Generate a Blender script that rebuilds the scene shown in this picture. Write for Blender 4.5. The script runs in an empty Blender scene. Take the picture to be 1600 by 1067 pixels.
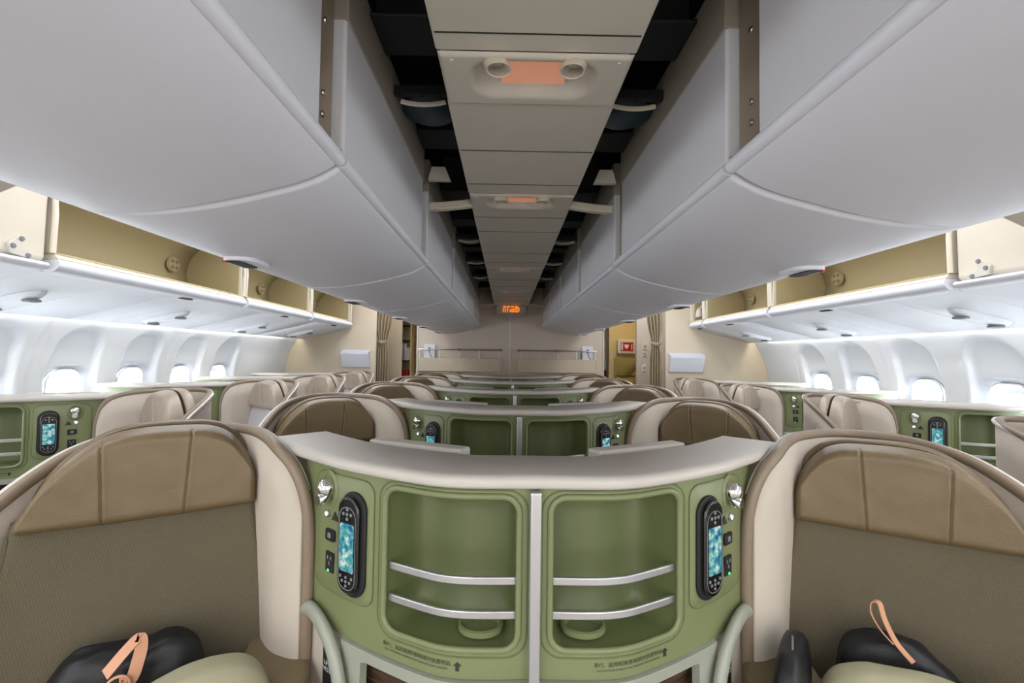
import bpy, bmesh, math, random
from mathutils import Vector, Matrix, noise
random.seed(7)
sc = bpy.context.scene
COL = sc.collection
PI = math.pi
# ------------------------------------------------------------------ camera
FPX = 720.0
CAMX, CAMZ = -0.06, 1.40
cy_ = Vector((-9/FPX, -23.5/FPX, -1)).normalized()          # world +Y seen from the camera
cz_ = Vector((0.014, 1, 0)); cz_ = (cz_ - cy_*cz_.dot(cy_)).normalized()
cx_ = cy_.cross(cz_)
R = Matrix((cx_, cy_, cz_))                                  # cam -> world rows
cam_d = bpy.data.cameras.new('camera'); cam = bpy.data.objects.new('camera', cam_d); COL.objects.link(cam)
cam.matrix_world = Matrix.Translation((CAMX, 0, CAMZ)) @ R.to_4x4()
cam_d.sensor_width = 36; cam_d.lens = FPX*36/1600; cam_d.clip_start = .02
sc.camera = cam
# ------------------------------------------------------------------ world, exposure, lamps
w = bpy.data.worlds.new('world'); sc.world = w; w.use_nodes = True
bg = w.node_tree.nodes['Background']; bg.inputs[0].default_value = (.86, .93, 1, 1); bg.inputs[1].default_value = 20.0
sc.view_settings.view_transform = 'Standard'; sc.view_settings.look = 'None'
sc.view_settings.gamma = 1; sc.view_settings.use_curve_mapping = False
sc.view_settings.exposure = 1.08
def area(name, loc, rot, sx, sy, power, color=(1, 1, 1), spread=PI):
    l = bpy.data.lights.new(name, 'AREA'); l.shape = 'RECTANGLE'; l.size = sx; l.size_y = sy
    l.energy = power; l.color = color; l.spread = spread
    o = bpy.data.objects.new(name, l); COL.objects.link(o); o.location = loc; o.rotation_euler = rot
    return o
for s in (-1, 1):
    area('cove_lamp', (s*2.772, 1.9 if s < 0 else 1.4, 1.652), (0, s*.25, 0), .03, 7.6 if s < 0 else 7.2, 7, (1, .94, .80))
    area('aisle_ceiling_lamp', (s*1.62, 2.1, 2.285), (0, 0, 0), .5, 8.2, 31, (.95, .97, 1))
    area('rear_ceiling_lamp', (s*.8, -1.5, 2.2), (-.25, 0, 0), 1.0, 1.0, 16, (.97, .97, 1))
    area('added_fill_light', (s*1.35, -2.34, 1.25), (PI/2, 0, 0), 1.3, 1.7, 15, (.90, .95, 1))  # unseen fill light added behind the camera to brighten the cabin
area('galley_lamp', (1.75, 6.7, 2.25), (0, 0, 0), .3, .5, 1.6, (1, .84, .5))
area('galley_lamp', (-1.6, 6.5, 2.25), (0, 0, 0), .3, .3, 1.0, (1, .93, .8))

for s in (-1, 1):
    for k in range(-4, 4):
        y = 3.12+.547*k if s < 0 else 2.78+.552*k
        o = area('window_portal', (s*3.03, y, 1.10), (0, s*PI/2, 0), .36, .28, 1)
        o.data.cycles.is_portal = True

# ------------------------------------------------------------------ materials
def lin(c):
    return tuple((x/255/12.92 if x/255 <= .04045 else ((x/255+.055)/1.055)**2.4) for x in c)
def mat(name, rgb, rough=.5, metal=0, bump=0, scale=200, var=0, vscale=6, emit=None, es=1, kind='noise', coat=0, spec=.5):
    m = bpy.data.materials.new(name); m.use_nodes = True; nt = m.node_tree; b = nt.nodes['Principled BSDF']
    c = lin(rgb); b.inputs['Base Color'].default_value = (*c, 1)
    b.inputs['Roughness'].default_value = rough; b.inputs['Metallic'].default_value = metal
    b.inputs['Specular IOR Level'].default_value = spec
    b.inputs['Coat Weight'].default_value = coat
    tc = nt.nodes.new('ShaderNodeTexCoord')
    if var:
        n = nt.nodes.new('ShaderNodeTexNoise'); n.inputs['Scale'].default_value = vscale; n.inputs['Detail'].default_value = 3
        r = nt.nodes.new('ShaderNodeValToRGB')
        r.color_ramp.elements[0].position = .3; r.color_ramp.elements[1].position = .7
        r.color_ramp.elements[0].color = tuple(x*(1-var) for x in c)+(1,)
        r.color_ramp.elements[1].color = tuple(min(1, x*(1+var)) for x in c)+(1,)
        nt.links.new(tc.outputs['Object'], n.inputs['Vector']); nt.links.new(n.outputs['Fac'], r.inputs[0])
        nt.links.new(r.outputs[0], b.inputs['Base Color'])
    if bump:
        bn = nt.nodes.new('ShaderNodeBump'); bn.inputs['Strength'].default_value = bump; bn.inputs['Distance'].default_value = .002
        if kind == 'weave':
            n = nt.nodes.new('ShaderNodeTexVoronoi'); n.inputs['Scale'].default_value = scale
            n.inputs['Randomness'].default_value = .35
            nt.links.new(n.outputs['Distance'], bn.inputs['Height'])
            mp = nt.nodes.new('ShaderNodeMapping'); mp.inputs['Scale'].default_value = (1, 1, 1.5)
            nt.links.new(tc.outputs['Object'], mp.inputs[0]); nt.links.new(mp.outputs[0], n.inputs['Vector'])
            mx = nt.nodes.new('ShaderNodeMixRGB'); mx.blend_type = 'MULTIPLY'; mx.inputs[0].default_value = .55
            rr = nt.nodes.new('ShaderNodeValToRGB'); rr.color_ramp.elements[0].color = (1.25, 1.25, 1.25, 1); rr.color_ramp.elements[1].color = (.6, .6, .6, 1)
            rr.color_ramp.elements[1].position = .7
            nt.links.new(n.outputs['Distance'], rr.inputs[0]); nt.links.new(rr.outputs[0], mx.inputs[2])
            mx.inputs[1].default_value = (*c, 1)
            nt.links.new(mx.outputs[0], b.inputs['Base Color'])
        else:
            n = nt.nodes.new('ShaderNodeTexNoise'); n.inputs['Scale'].default_value = scale
            nt.links.new(tc.outputs['Object'], n.inputs['Vector']); nt.links.new(n.outputs['Fac'], bn.inputs['Height'])
        nt.links.new(bn.outputs[0], b.inputs['Normal'])
    if emit:
        b.inputs['Emission Color'].default_value = (*lin(emit), 1); b.inputs['Emission Strength'].default_value = es
    return m
M = dict(
    bin=mat('bin_white', (216, 216, 224), .42, bump=.05, scale=500, var=.02, vscale=2),
    binside=mat('bin_side', (206, 205, 209), .5, bump=.05, scale=500),
    housing=mat('shade_taupe', (150, 142, 130), .6, bump=.05, scale=500),  # darker tone painted in for shade high on the inner bin faces
    white=mat('white_plastic', (226, 229, 236), .6, bump=.04, scale=400),
    sidewall=mat('sidewall_white', (226, 231, 239), .8, bump=.04, scale=300),
    cream=mat('cream_plastic', (214, 205, 188), .45, bump=.04, scale=400, var=.02),
    creamwall=mat('cream_laminate', (208, 194, 172), .55, bump=.05, scale=600, var=.03, vscale=3),
    greywall=mat('greige_laminate', (208, 195, 180), .55, bump=.05, scale=600, var=.03, vscale=3),
    bininside=mat('bin_interior', (176, 161, 122), .6, bump=.05, scale=500),
    panel=mat('ceiling_panel', (204, 198, 186), .55, bump=.05, scale=500, var=.02),
    black=mat('void_black', (5, 6, 9), .7),
    frame=mat('dark_structure', (16, 17, 20), .6),
    teal=mat('teal_insulation', (14, 46, 62), .35),
    steel=mat('brushed_steel', (200, 198, 196), .28, 1),
    alum=mat('satin_aluminium', (196, 196, 198), .33, .85),
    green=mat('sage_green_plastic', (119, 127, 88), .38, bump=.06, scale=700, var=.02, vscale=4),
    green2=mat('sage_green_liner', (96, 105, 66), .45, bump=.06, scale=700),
    greentrim=mat('grey_green_frame', (150, 153, 140), .35),
    top=mat('shelf_top', (196, 190, 182), .4, bump=.05, scale=700, var=.02, vscale=4),
    lip=mat('shelf_lip', (208, 200, 194), .4),
    shell=mat('seat_shell_fabric', (190, 180, 166), .75, bump=.15, scale=900, var=.02, vscale=6),
    trim=mat('taupe_trim', (132, 116, 98), .4),
    leather=mat('taupe_leather', (108, 91, 64), .38, bump=.35, scale=260, var=.07, vscale=7),
    stitch=mat('leather_stitch', (84, 66, 44), .6),
    fabric=mat('taupe_weave', (106, 98, 80), .9, bump=.7, scale=330, kind='weave', spec=.2),
    paleleather=mat('pale_taupe_leather', (160, 146, 130), .3, bump=.3, scale=260, var=.05, vscale=7),
    palefabric=mat('pale_weave', (196, 190, 192), .85, bump=.4, scale=330, kind='weave'),
    arm=mat('arm_leather', (112, 98, 72), .5, bump=.3, scale=300, var=.04),
    wood=mat('dark_walnut', (74, 50, 34), .4, var=.3, vscale=14),
    carpet=mat('carpet', (158, 152, 146), .95, bump=.8, scale=400, var=.1, vscale=40),
    blk=mat('gloss_black', (12, 12, 14), .22, coat=.5),
    blkm=mat('matt_black', (22, 22, 24), .6),
    key=mat('key_grey', (120, 122, 126), .5),
    led=mat('blue_white_led', (230, 235, 255), .3, emit=(190, 205, 255), es=1.6),
    gled=mat('green_led', (60, 220, 110), .3, emit=(60, 230, 110), es=1.5),
    chrome=mat('chrome', (225, 225, 222), .12, 1),
    lens=mat('lamp_lens', (235, 235, 225), .15),
    ink=mat('dark_print', (44, 46, 34), .6),
    amber=mat('amber_glow_sheet', (188, 160, 138), .5, emit=(255, 160, 120), es=.15),  # tint and emission stand in for sign light falling on the recess
    sign=mat('amber_sign_light', (255, 150, 30), .4, emit=(255, 130, 10), es=.6),
    redp=mat('red_plastic', (176, 36, 24), .4),
    yellow=mat('ochre_laminate', (206, 182, 130), .5),
    cloth=mat('ochre_cloth', (150, 130, 74), .8, bump=.3, scale=60),
    curtain=mat('curtain_fabric', (168, 152, 126), .85, bump=.2, scale=400),
    nylon=mat('black_nylon', (14, 14, 18), .5, bump=.5, scale=70),
    peach=mat('peach_ribbon', (206, 152, 120), .55, bump=.2, scale=300),
    blanket=mat('sage_blanket', (160, 156, 128), .8, bump=.2, scale=60),
    glow=mat('cove_diffuser', (255, 250, 235), .4, emit=(255, 247, 228), es=4.0),
    lampdif=mat('ceiling_diffuser', (255, 255, 255), .4, emit=(240, 244, 255), es=.5),
    shade=mat('window_shade', (225, 228, 232), .6),
    card=mat('card_white', (222, 224, 232), .4),
)
def glassmat():
    m = bpy.data.materials.new('window_glass'); m.use_nodes = True; nt = m.node_tree; nt.nodes.clear()
    o = nt.nodes.new('ShaderNodeOutputMaterial'); t = nt.nodes.new('ShaderNodeBsdfTransparent'); g = nt.nodes.new('ShaderNodeBsdfGlossy')
    g.inputs['Roughness'].default_value = .03; x = nt.nodes.new('ShaderNodeMixShader'); x.inputs[0].default_value = .06
    nt.links.new(t.outputs[0], x.inputs[1]); nt.links.new(g.outputs[0], x.inputs[2]); nt.links.new(x.outputs[0], o.inputs[0])
    return m
M['glass'] = glassmat()
def screenmat():
    m = mat('handset_display', (20, 30, 40), .15); nt = m.node_tree; b = nt.nodes['Principled BSDF']
    tc = nt.nodes.new('ShaderNodeTexCoord'); n = nt.nodes.new('ShaderNodeTexNoise'); n.inputs['Scale'].default_value = 75; n.inputs['Detail'].default_value = 6
    r = nt.nodes.new('ShaderNodeValToRGB'); e = r.color_ramp.elements
    e[0].position = .36; e[0].color = (.01, .10, .30, 1); e[1].position = .66; e[1].color = (.75, .85, .80, 1)
    a = e.new(.46); a.color = (.04, .32, .40, 1); a = e.new(.54); a.color = (.20, .50, .42, 1)
    nt.links.new(tc.outputs['Object'], n.inputs['Vector']); nt.links.new(n.outputs['Fac'], r.inputs[0])
    nt.links.new(r.outputs[0], b.inputs['Emission Color']); b.inputs['Emission Strength'].default_value = .42
    return m
M['screen'] = screenmat()
def woodgrain(m):
    nt = m.node_tree; b = nt.nodes['Principled BSDF']
    for l in list(b.inputs['Base Color'].links): nt.links.remove(l)
    tc = nt.nodes.new('ShaderNodeTexCoord'); mp = nt.nodes.new('ShaderNodeMapping'); mp.inputs['Scale'].default_value = (4, 4, 90)
    n = nt.nodes.new('ShaderNodeTexNoise'); n.inputs['Scale'].default_value = 2.5; n.inputs['Detail'].default_value = 5
    r = nt.nodes.new('ShaderNodeValToRGB'); r.color_ramp.elements[0].position = .35; r.color_ramp.elements[1].position = .7
    r.color_ramp.elements[0].color = (.022, .012, .008, 1); r.color_ramp.elements[1].color = (.11, .06, .035, 1)
    nt.links.new(tc.outputs['Object'], mp.inputs[0]); nt.links.new(mp.outputs[0], n.inputs['Vector'])
    nt.links.new(n.outputs['Fac'], r.inputs[0]); nt.links.new(r.outputs[0], b.inputs['Base Color'])
woodgrain(M['wood'])

# ------------------------------------------------------------------ mesh helpers
class MB:
    def __init__(s): s.v = []; s.f = []
    def add(s, v, f):
        o = len(s.v); s.v += [tuple(p) for p in v]; s.f += [tuple(i+o for i in q) for q in f]; return s
    def box(s, x0, x1, y0, y1, z0, z1, fn=None):
        v = [(x, y, z) for x in (x0, x1) for y in (y0, y1) for z in (z0, z1)]
        if fn: v = [fn(*p) for p in v]
        return s.add(v, [(0, 1, 3, 2), (4, 6, 7, 5), (0, 4, 5, 1), (2, 3, 7, 6), (0, 2, 6, 4), (1, 5, 7, 3)])
    def grid(s, fn, nu, nv, wrapu=False):
        v = [fn(i/nu, j/nv) for i in range(nu + (0 if wrapu else 1)) for j in range(nv+1)]
        f = []; n = nv+1; U = nu if wrapu else nu+1
        for i in range(nu):
            for j in range(nv):
                a = i*n+j; b = ((i+1) % U)*n+j
                f.append((a, b, b+1, a+1))
        return s.add(v, f)
    def sweep(s, path, prof, closed=False, caps=True, up=Vector((0, 0, 1)), normals=None):
        P = [Vector(p) for p in path]; n = len(P); k = len(prof); v = []; last = None
        for i, p in enumerate(P):
            a = P[(i-1) % n] if closed or i > 0 else P[i]; b = P[(i+1) % n] if closed or i < n-1 else P[i]
            t = (b-a).normalized(); u_ = Vector(normals[i]) if normals else up
            if last is not None and not normals: u_ = last
            side = t.cross(u_)
            if side.length < 1e-3: side = t.cross(Vector((0, 1, 0)))
            side.normalize(); uu = side.cross(t).normalized(); last = uu
            for (x, y) in prof: v.append(p+side*x+uu*y)
        f = []
        for i in range(n if closed else n-1):
            for j in range(k):
                a = i*k+j; b = ((i+1) % n)*k+j; a2 = i*k+(j+1) % k; b2 = ((i+1) % n)*k+(j+1) % k
                f.append((a, b, b2, a2))
        if not closed and caps:
            f.append(tuple(range(k))[::-1]); f.append(tuple((n-1)*k+j for j in range(k)))
        return s.add(v, f)
    def tube(s, path, r, k=10, **kw):
        rr = r if isinstance(r, tuple) else (r, r)
        return s.sweep(path, [(rr[0]*math.cos(2*PI*j/k), rr[1]*math.sin(2*PI*j/k)) for j in range(k)], **kw)
    def lathe(s, prof, fn, k=24):
        v = [fn(r*math.cos(2*PI*i/k), r*math.sin(2*PI*i/k), z) for i in range(k) for (r, z) in prof]
        n = len(prof); f = []
        for i in range(k):
            for j in range(n-1):
                a = i*n+j; b = ((i+1) % k)*n+j; f.append((a, b, b+1, a+1))
        return s.add(v, f)
    def prism(s, poly, fn, a, b, nseg=1):
        n = len(poly); v = [fn(p[0], p[1], a+(b-a)*i/nseg) for i in range(nseg+1) for p in poly]; f = []
        for i in range(nseg):
            for j in range(n):
                q = i*n+j; q2 = i*n+(j+1) % n; f.append((q, q2, q2+n, q+n))
        f.append(tuple(range(n))[::-1]); f.append(tuple(nseg*n+j for j in range(n)))
        return s.add(v, f)
    def obj(s, name, m, parent=None, smooth=35, bevel=0, solid=0, sub=0, flip=False, off=0, weld=True):
        me = bpy.data.meshes.new(name); me.from_pydata(s.v, [], s.f)
        bm = bmesh.new(); bm.from_mesh(me)
        if weld: bmesh.ops.remove_doubles(bm, verts=bm.verts, dist=1e-5)
        bmesh.ops.recalc_face_normals(bm, faces=bm.faces)
        bm.to_mesh(me); bm.free()
        if smooth:
            me.shade_smooth()
            if smooth < 180: me.set_sharp_from_angle(angle=math.radians(smooth))
        me.materials.append(M[m] if isinstance(m, str) else m)
        o = bpy.data.objects.new(name, me); COL.objects.link(o)
        if parent: o.parent = parent
        if solid:
            k = o.modifiers.new('solid', 'SOLIDIFY'); k.thickness = solid; k.offset = off
        if bevel:
            k = o.modifiers.new('bevel', 'BEVEL'); k.width = bevel; k.segments = 3; k.limit_method = 'ANGLE'; k.angle_limit = math.radians(35)
        if sub:
            k = o.modifiers.new('sub', 'SUBSURF'); k.levels = sub; k.render_levels = sub
        return o
def tag(o, label, cat, group=None):
    o['label'] = label; o['category'] = cat
    if group: o['group'] = group
    return o
def thing(name, loc, label=None, cat=None, group=None):
    o = bpy.data.objects.new(name, None); COL.objects.link(o); o.location = loc; o.empty_display_size = .1
    if label: tag(o, label, cat, group)
    return o
def struct(o): o['kind'] = 'structure'; return o
def dup(o, parent=None):
    c = o.copy(); COL.objects.link(c)
    if parent: c.parent = parent
    for ch in list(o.children): dup(ch, c)
    return c
def crom(pts, n=8, closed=False):
    P = [Vector(p) for p in pts]; out = []; N = len(P)
    for i in range(N if closed else N-1):
        if closed: p0, p1, p2, p3 = P[i-1], P[i], P[(i+1) % N], P[(i+2) % N]
        else: p0, p1, p2, p3 = P[max(i-1, 0)], P[i], P[i+1], P[min(i+2, N-1)]
        for k in range(n):
            t = k/n
            out.append(.5*((2*p1)+(-p0+p2)*t+(2*p0-5*p1+4*p2-p3)*t*t+(-p0+3*p1-3*p2+p3)*t**3))
    if not closed: out.append(P[-1])
    return out
def rrect(x0, x1, y0, y1, r, k=6):
    pts = []
    for cx, cy, a0 in ((x1-r, y1-r, 0), (x0+r, y1-r, 90), (x0+r, y0+r, 180), (x1-r, y0+r, 270)):
        for i in range(k+1):
            a = math.radians(a0+90*i/k); pts.append((cx+r*math.cos(a), cy+r*math.sin(a)))
    return pts
def dens(pts, m=.012):
    out = []
    for i, p in enumerate(pts):
        q = pts[(i+1) % len(pts)]; n = max(1, int(math.hypot(q[0]-p[0], q[1]-p[1])/m))
        out += [(p[0]+(q[0]-p[0])*k/n, p[1]+(q[1]-p[1])*k/n) for k in range(n)]
    return out
def interp(tab, x):
    if x <= tab[0][0]: return tab[0][1]
    for (a, b), (c, d) in zip(tab, tab[1:]):
        if x <= c: return b+(d-b)*(x-a)/(c-a)
    return tab[-1][1]
def sm(t): t = max(0, min(1, t)); return t*t*(3-2*t)
def text_verts(body, size):
    cu = bpy.data.curves.new('t', 'FONT'); cu.body = body; cu.size = size; cu.align_x = 'CENTER'; cu.align_y = 'CENTER'; cu.resolution_u = 2
    o = bpy.data.objects.new('t', cu); COL.objects.link(o)
    me = bpy.data.meshes.new_from_object(o.evaluated_get(bpy.context.evaluated_depsgraph_get()))
    v = [tuple(p.co) for p in me.vertices]; f = [tuple(p.vertices) for p in me.polygons]
    bpy.data.objects.remove(o); bpy.data.curves.remove(cu); bpy.data.meshes.remove(me)
    return v, f

# ------------------------------------------------------------------ room shell
H0 = CAMZ
Y0, YB = -2.4, 6.5
LB, RB = 6.1, 5.3           # left and right side bulkheads
struct(MB().box(-3.1, 3.1, Y0, 9.0, -.05, 0).obj('floor', 'carpet', smooth=0))
struct(MB().box(-3.1, 3.1, Y0-.05, Y0, 0, 2.8).obj('wall_front', 'creamwall', smooth=0))
# dark void over the centre
struct(MB().box(-1.15, 1.15, Y0, 6.62, 2.72, 2.78).obj('ceiling_void', 'black', smooth=0))
for s, n in ((-1, 'left'), (1, 'right')):
    mb = MB().grid(lambda a, b: (s*(1.14+1.95*b), Y0+(8.2-Y0)*a, 2.31+.05*math.sin(PI*b)), 1, 10)
    struct(mb.obj('ceiling_'+n, 'white', solid=.02))
    struct(MB().box(s*1.13, s*1.15, Y0, 6.62, 2.2, 2.76).obj('trim_void_side', 'black', smooth=0))
    struct(MB().box(s*3.06, s*3.09, Y0, 8.25, 1.66, 2.4).obj('wall_outer_'+n, 'white', smooth=0))
    yb_ = 6.1 if s < 0 else 5.3
    struct(MB().box(s*2.2, s*2.24, yb_+.04, 8.25, 0, 2.4).obj('wall_galley_side_'+n, 'creamwall', smooth=0))
struct(MB().box(-1.15, 1.15, 6.62, 8.25, 2.32, 2.36).obj('ceiling_galley', 'white', smooth=0))
struct(MB().box(-3.09, 3.09, 8.2, 8.25, 0, 2.8).obj('wall_back', 'creamwall', smooth=0))
# side walls with window recesses
WPROF = [(-1.4, 2.80), (-.9, 2.94), (-.3, 2.965), (-.05, 2.93), (.1, 2.87), (.205, 2.805), (.27, 2.785)]
def wallx(h): return interp(WPROF_S, h)
WPROF_S = [(p.x, p.y) for p in crom([(a, b, 0) for a, b in WPROF], 10)]
WIN = {-1: [3.12+.547*k for k in range(-4, 4)], 1: [2.78+.552*k for k in range(-4, 4)]}
WZ0, WZ1, WHW = .99, 1.265, .115        # window pane heights and half width
def rr_sdf(x, y, hx, hy, r):
    qx, qy = abs(x)-hx+r, abs(y)-hy+r
    return math.hypot(max(qx, 0), max(qy, 0))+min(max(qx, qy), 0)-r
def build_side(s):
    yend = LB if s < 0 else RB
    name = 'left' if s < 0 else 'right'
    NZ = 76; dy = .0167; NY = int((yend-Y0)/dy)
    ws = WIN[s]
    mb = MB(); zs = [.55+(1.67-.55)*j/NZ for j in range(NZ+1)]; idx = {}
    for i in range(NY+1):
        y = Y0+(yend-Y0)*i/NY
        wy = min(ws, key=lambda a: abs(a-y))
        for j, z in enumerate(zs):
            d = rr_sdf(y-wy, z-1.19, .20-.03*sm((z-1.0)/.55), .37, .15)
            dep = .034*sm(-d/.026)
            d2 = rr_sdf(y-wy, z-(WZ0+WZ1)/2, WHW+.045, (WZ1-WZ0)/2+.045, .11)
            dep += .03*sm(-d2/.03)
            # panel joints midway between every second window
            jn = min(abs(y-(a+.2667)) for a in ws[1::2])
            dep += .006 if jn < .009 else 0
            idx[i, j] = len(mb.v); mb.v.append((s*(wallx(z-H0)+dep), y, z))
    for i in range(NY):
        for j in range(NZ):
            y = Y0+(yend-Y0)*(i+.5)/NY; z = (zs[j]+zs[j+1])/2
            wy = min(ws, key=lambda a: abs(a-y))
            if rr_sdf(y-wy, z-(WZ0+WZ1)/2, WHW, (WZ1-WZ0)/2, .085) < -.002: continue
            mb.f.append((idx[i, j], idx[i+1, j], idx[i+1, j+1], idx[i, j+1]))
    # lower wall
    mb.grid(lambda a, b: (s*interp(WPROF_S, -.85-.55*b), Y0+(yend-Y0)*a, .55-.55*b), 1, 6)
    struct(mb.obj('wall_'+name, 'sidewall', smooth=60))
build_side(-1); build_side(1)
k_ = 1
for s in (-1, 1):
    for wy in WIN[s]:
        if wy > (LB if s < 0 else RB)-.3: continue
        zc = (WZ0+WZ1)/2; x0 = wallx(zc-H0)+.058
        r = thing('window_%d' % k_, (s*x0, wy, zc)); r['kind'] = 'structure'; k_ += 1
        out = [(q[0], q[1]) for q in rrect(-WHW, WHW, -(WZ1-WZ0)/2, (WZ1-WZ0)/2, .085, 8)]
        def wp(q, d): 
            return (s*(d+wallx(zc+q[1]-H0)+.058-x0), q[0], q[1])
        mb = MB(); N = len(out)
        rings = [(1.10, -.004), (1.05, -.012), (1.0, -.008), (.97, .01), (.90, .05), (.86, .055)]
        for sc_, d in rings: mb.v += [wp((q[0]*sc_, q[1]*sc_), d) for q in out]
        for a in range(len(rings)-1):
            for j in range(N): mb.f.append((a*N+j, a*N+(j+1) % N, (a+1)*N+(j+1) % N, (a+1)*N+j))
        mb.obj('window_frame', 'white', r, smooth=60)
        MB().tube([wp((q[0]*1.13, q[1]*1.13), .004) for q in out], .0018, 6, closed=True).obj('bezel_line', 'key', r, smooth=70)
        mb = MB(); mb.v = [wp((q[0]*.88, q[1]*.88), .05) for q in out]; mb.f = [tuple(range(N))]
        mb.obj('pane', 'glass', r, smooth=0)
        # shade pulled a little way down
        top = (WZ1-WZ0)/2
        mb = MB().box(-.0015, .0015, -WHW*.86, WHW*.86, top*.62, top*.88, lambda x, y, z: (s*(x+wallx(zc+z-H0)+.058-x0+.04), y, z))
        mb.obj('window_shade', 'shade', r, smooth=0)
# outside walls of light slots
for s, n, ye in ((-1, 'left', LB), (1, 'right', RB)):
    struct(MB().box(s*2.74, s*3.08, Y0, ye+.04, 1.662, 1.680).obj('trim_cove_'+n, 'white', smooth=0))
    tag(MB().box(s*2.755, s*2.79, Y0+.05, ye-.01, 1.656, 1.661).obj('cove_light', 'glow', smooth=0),
        'long warm white cove light glowing above the %s windows' % n, 'light', 'cove lights above the windows')
# bulkheads
for s, n, ye in ((-1, 'left', LB), (1, 'right', RB)):
    poly = [(1.78, 0), (2.80, 0)]+[(x+.04, H0+h) for h, x in WPROF_S if h > -1.3]+[(2.78, 2.3), (1.78, 2.3)]
    struct(MB().prism(poly, lambda x, z, y: (s*x, y, z), ye, ye+.04).obj('wall_bulkhead_'+n, 'creamwall', smooth=0, bevel=.004))
struct(MB().box(-1.31, 1.31, YB, YB+.05, 0, 2.75).obj('wall_centre', 'greywall', smooth=0, bevel=.006))
struct(MB().box(-.022, -.006, YB-.008, YB, .3, 2.05).obj('trim_wall_joint', 'white', smooth=0))
for s in (-1, 1): struct(MB().box(s*1.31-.012, s*1.31+.012, YB-.012, YB+.05, 0, 2.2).obj('trim_wall_edge', 'cream', smooth=0, bevel=.003))
# corridor sides behind the curtains
struct(MB().box(-2.0, -1.62, 6.9, 6.94, 0, 2.3).obj('wall_corridor_left', 'creamwall', smooth=0))
struct(MB().box(1.70, 2.3, 6.2, 6.25, 0, 2.3).obj('wall_corridor_right', 'greywall', smooth=0))
struct(MB().box(1.55, 2.2, 7.2, 7.25, 0, 2.3).obj('wall_galley_right', 'yellow', smooth=0))

# ------------------------------------------------------------------ ceiling strip, void fittings
SZ = H0+.71; SW = .235
UY = (1.16, 2.10, 3.75, 5.05)
ed_ = [-1.2]+[q for y in UY for q in (y-.108, y+.108)]+[6.42]
for a_, b_ in zip(ed_[::2], ed_[1::2]):
    struct(MB().box(-SW, SW, a_, b_, SZ, SZ+.06).obj('ceiling_strip', 'panel', smooth=0, bevel=.005))
for y in UY: struct(MB().box(-SW, SW, y-.108, y+.108, SZ+.045, SZ+.06).obj('ceiling_strip_backing', 'panel', smooth=0))
for y in (.99, 1.57, 1.88, 2.33, 2.6, 3.15, 3.45, 4.25, 4.65, 5.4, 5.85):
    struct(MB().box(-SW*.97, SW*.97, y-.002, y+.002, SZ-.0012, SZ+.002).obj('trim_strip_joint', 'ink', smooth=0))
def light_unit(y, near, lab):
    t = thing('reading_light_unit', (0, y, SZ), lab, 'reading light', 'reading light units along the ceiling strip')
    # dished cover plate
    def f(a, b):
        x = (a-.5)*2*SW*.985; v = (b-.5)*.215
        d = rr_sdf(x, v+.008, .165, .082, .07)
        dish = .022*sm(-d/.04)
        e = min(1, (1-abs(a-.5)*2)/.03, (1-abs(b-.5)*2)/.06)
        return (x, v, -.008*sm(e)+dish*1.3)
    MB().grid(f, 70, 34).obj('cover_plate', 'panel', t, smooth=180)
    MB().add([(x, v, z) for x, v, z in [(-.070, -.078, .017), (.070, -.078, .017), (.088, .07, .017), (-.088, .07, .017)]], [(0, 1, 2, 3)]).grid(
        lambda a, b: ((a-.5)*.14, -.004+(b-.5)*.14, .0165), 4, 4).obj('amber_glow_sheet', 'amber', t, smooth=0)  # glowing sheet, no lamp of its own: amber glow put into the dish
    for s in (-1, 1):
        o = MB().lathe([(.030, .01), (.032, -.035), (.0295, -.042), (.026, -.04), (.024, .0)],
                   lambda x, yy, z: (s*.100+x+s*z*.3, yy+z*.6-.06, z+.012), 24).obj('lamp_barrel', 'cream', t, smooth=50)
        MB().lathe([(0, -.012), (.014, -.016), (.0245, -.008)], lambda x, yy, z: (s*.100+x+s*z*.3, yy+z*.6-.06, z+.012), 20).obj('lamp_bulb', 'chrome', o, smooth=50)
        MB().lathe([(0, -.003), (.005, -.003), (.006, 0)], lambda x, yy, z: (s*.2+x, yy-.085, z-.008), 10).obj('screw', 'panel', t, smooth=50)
    return t
for i, (y, lab) in enumerate(((1.16, 'nearest ceiling reading light unit with two round lamps and amber glow'),
                (2.10, 'second ceiling reading light unit, beside the curved cross bar'),
                (3.75, 'third ceiling reading light unit with faint amber glow'),
                (5.05, 'fourth and farthest ceiling reading light unit, just before the lit sign'))):
    light_unit(y, i == 0, lab)
# lit sign at the end
t = thing('cabin_sign', (0, 6.36, SZ-.06), 'amber lit pictogram sign hanging at the far end of the ceiling strip', 'sign')
MB().box(-.21, .21, 0, .05, -.055, .06).obj('sign_housing', 'panel', t, smooth=0, bevel=.01)
mb = MB()
for k in range(3): mb.box(-.115+.030*k, -.106+.030*k, -.006, 0, -.035, .02)
mb.tube([(x, -.004, z) for x, z in [(.0, -.03), (-.02, -.02), (-.015, -.002), (.03, .003), (.06, .012), (.09, .024), (.108, .018), (.105, -.018), (.09, -.032)]], .006, 8, closed=True)
mb.tube([(x, -.004, z) for x, z in [(.005, -.015), (.05, -.016), (.085, -.008)]], .004, 8)
mb.obj('pictogram', 'sign', t, smooth=40)
mb = MB(); 
for k in range(4): mb.box(-.11+.055*k, -.075+.055*k, -.006, 0, .032, .046)
mb.obj('upper_pictogram', 'sign', t, smooth=0)
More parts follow.
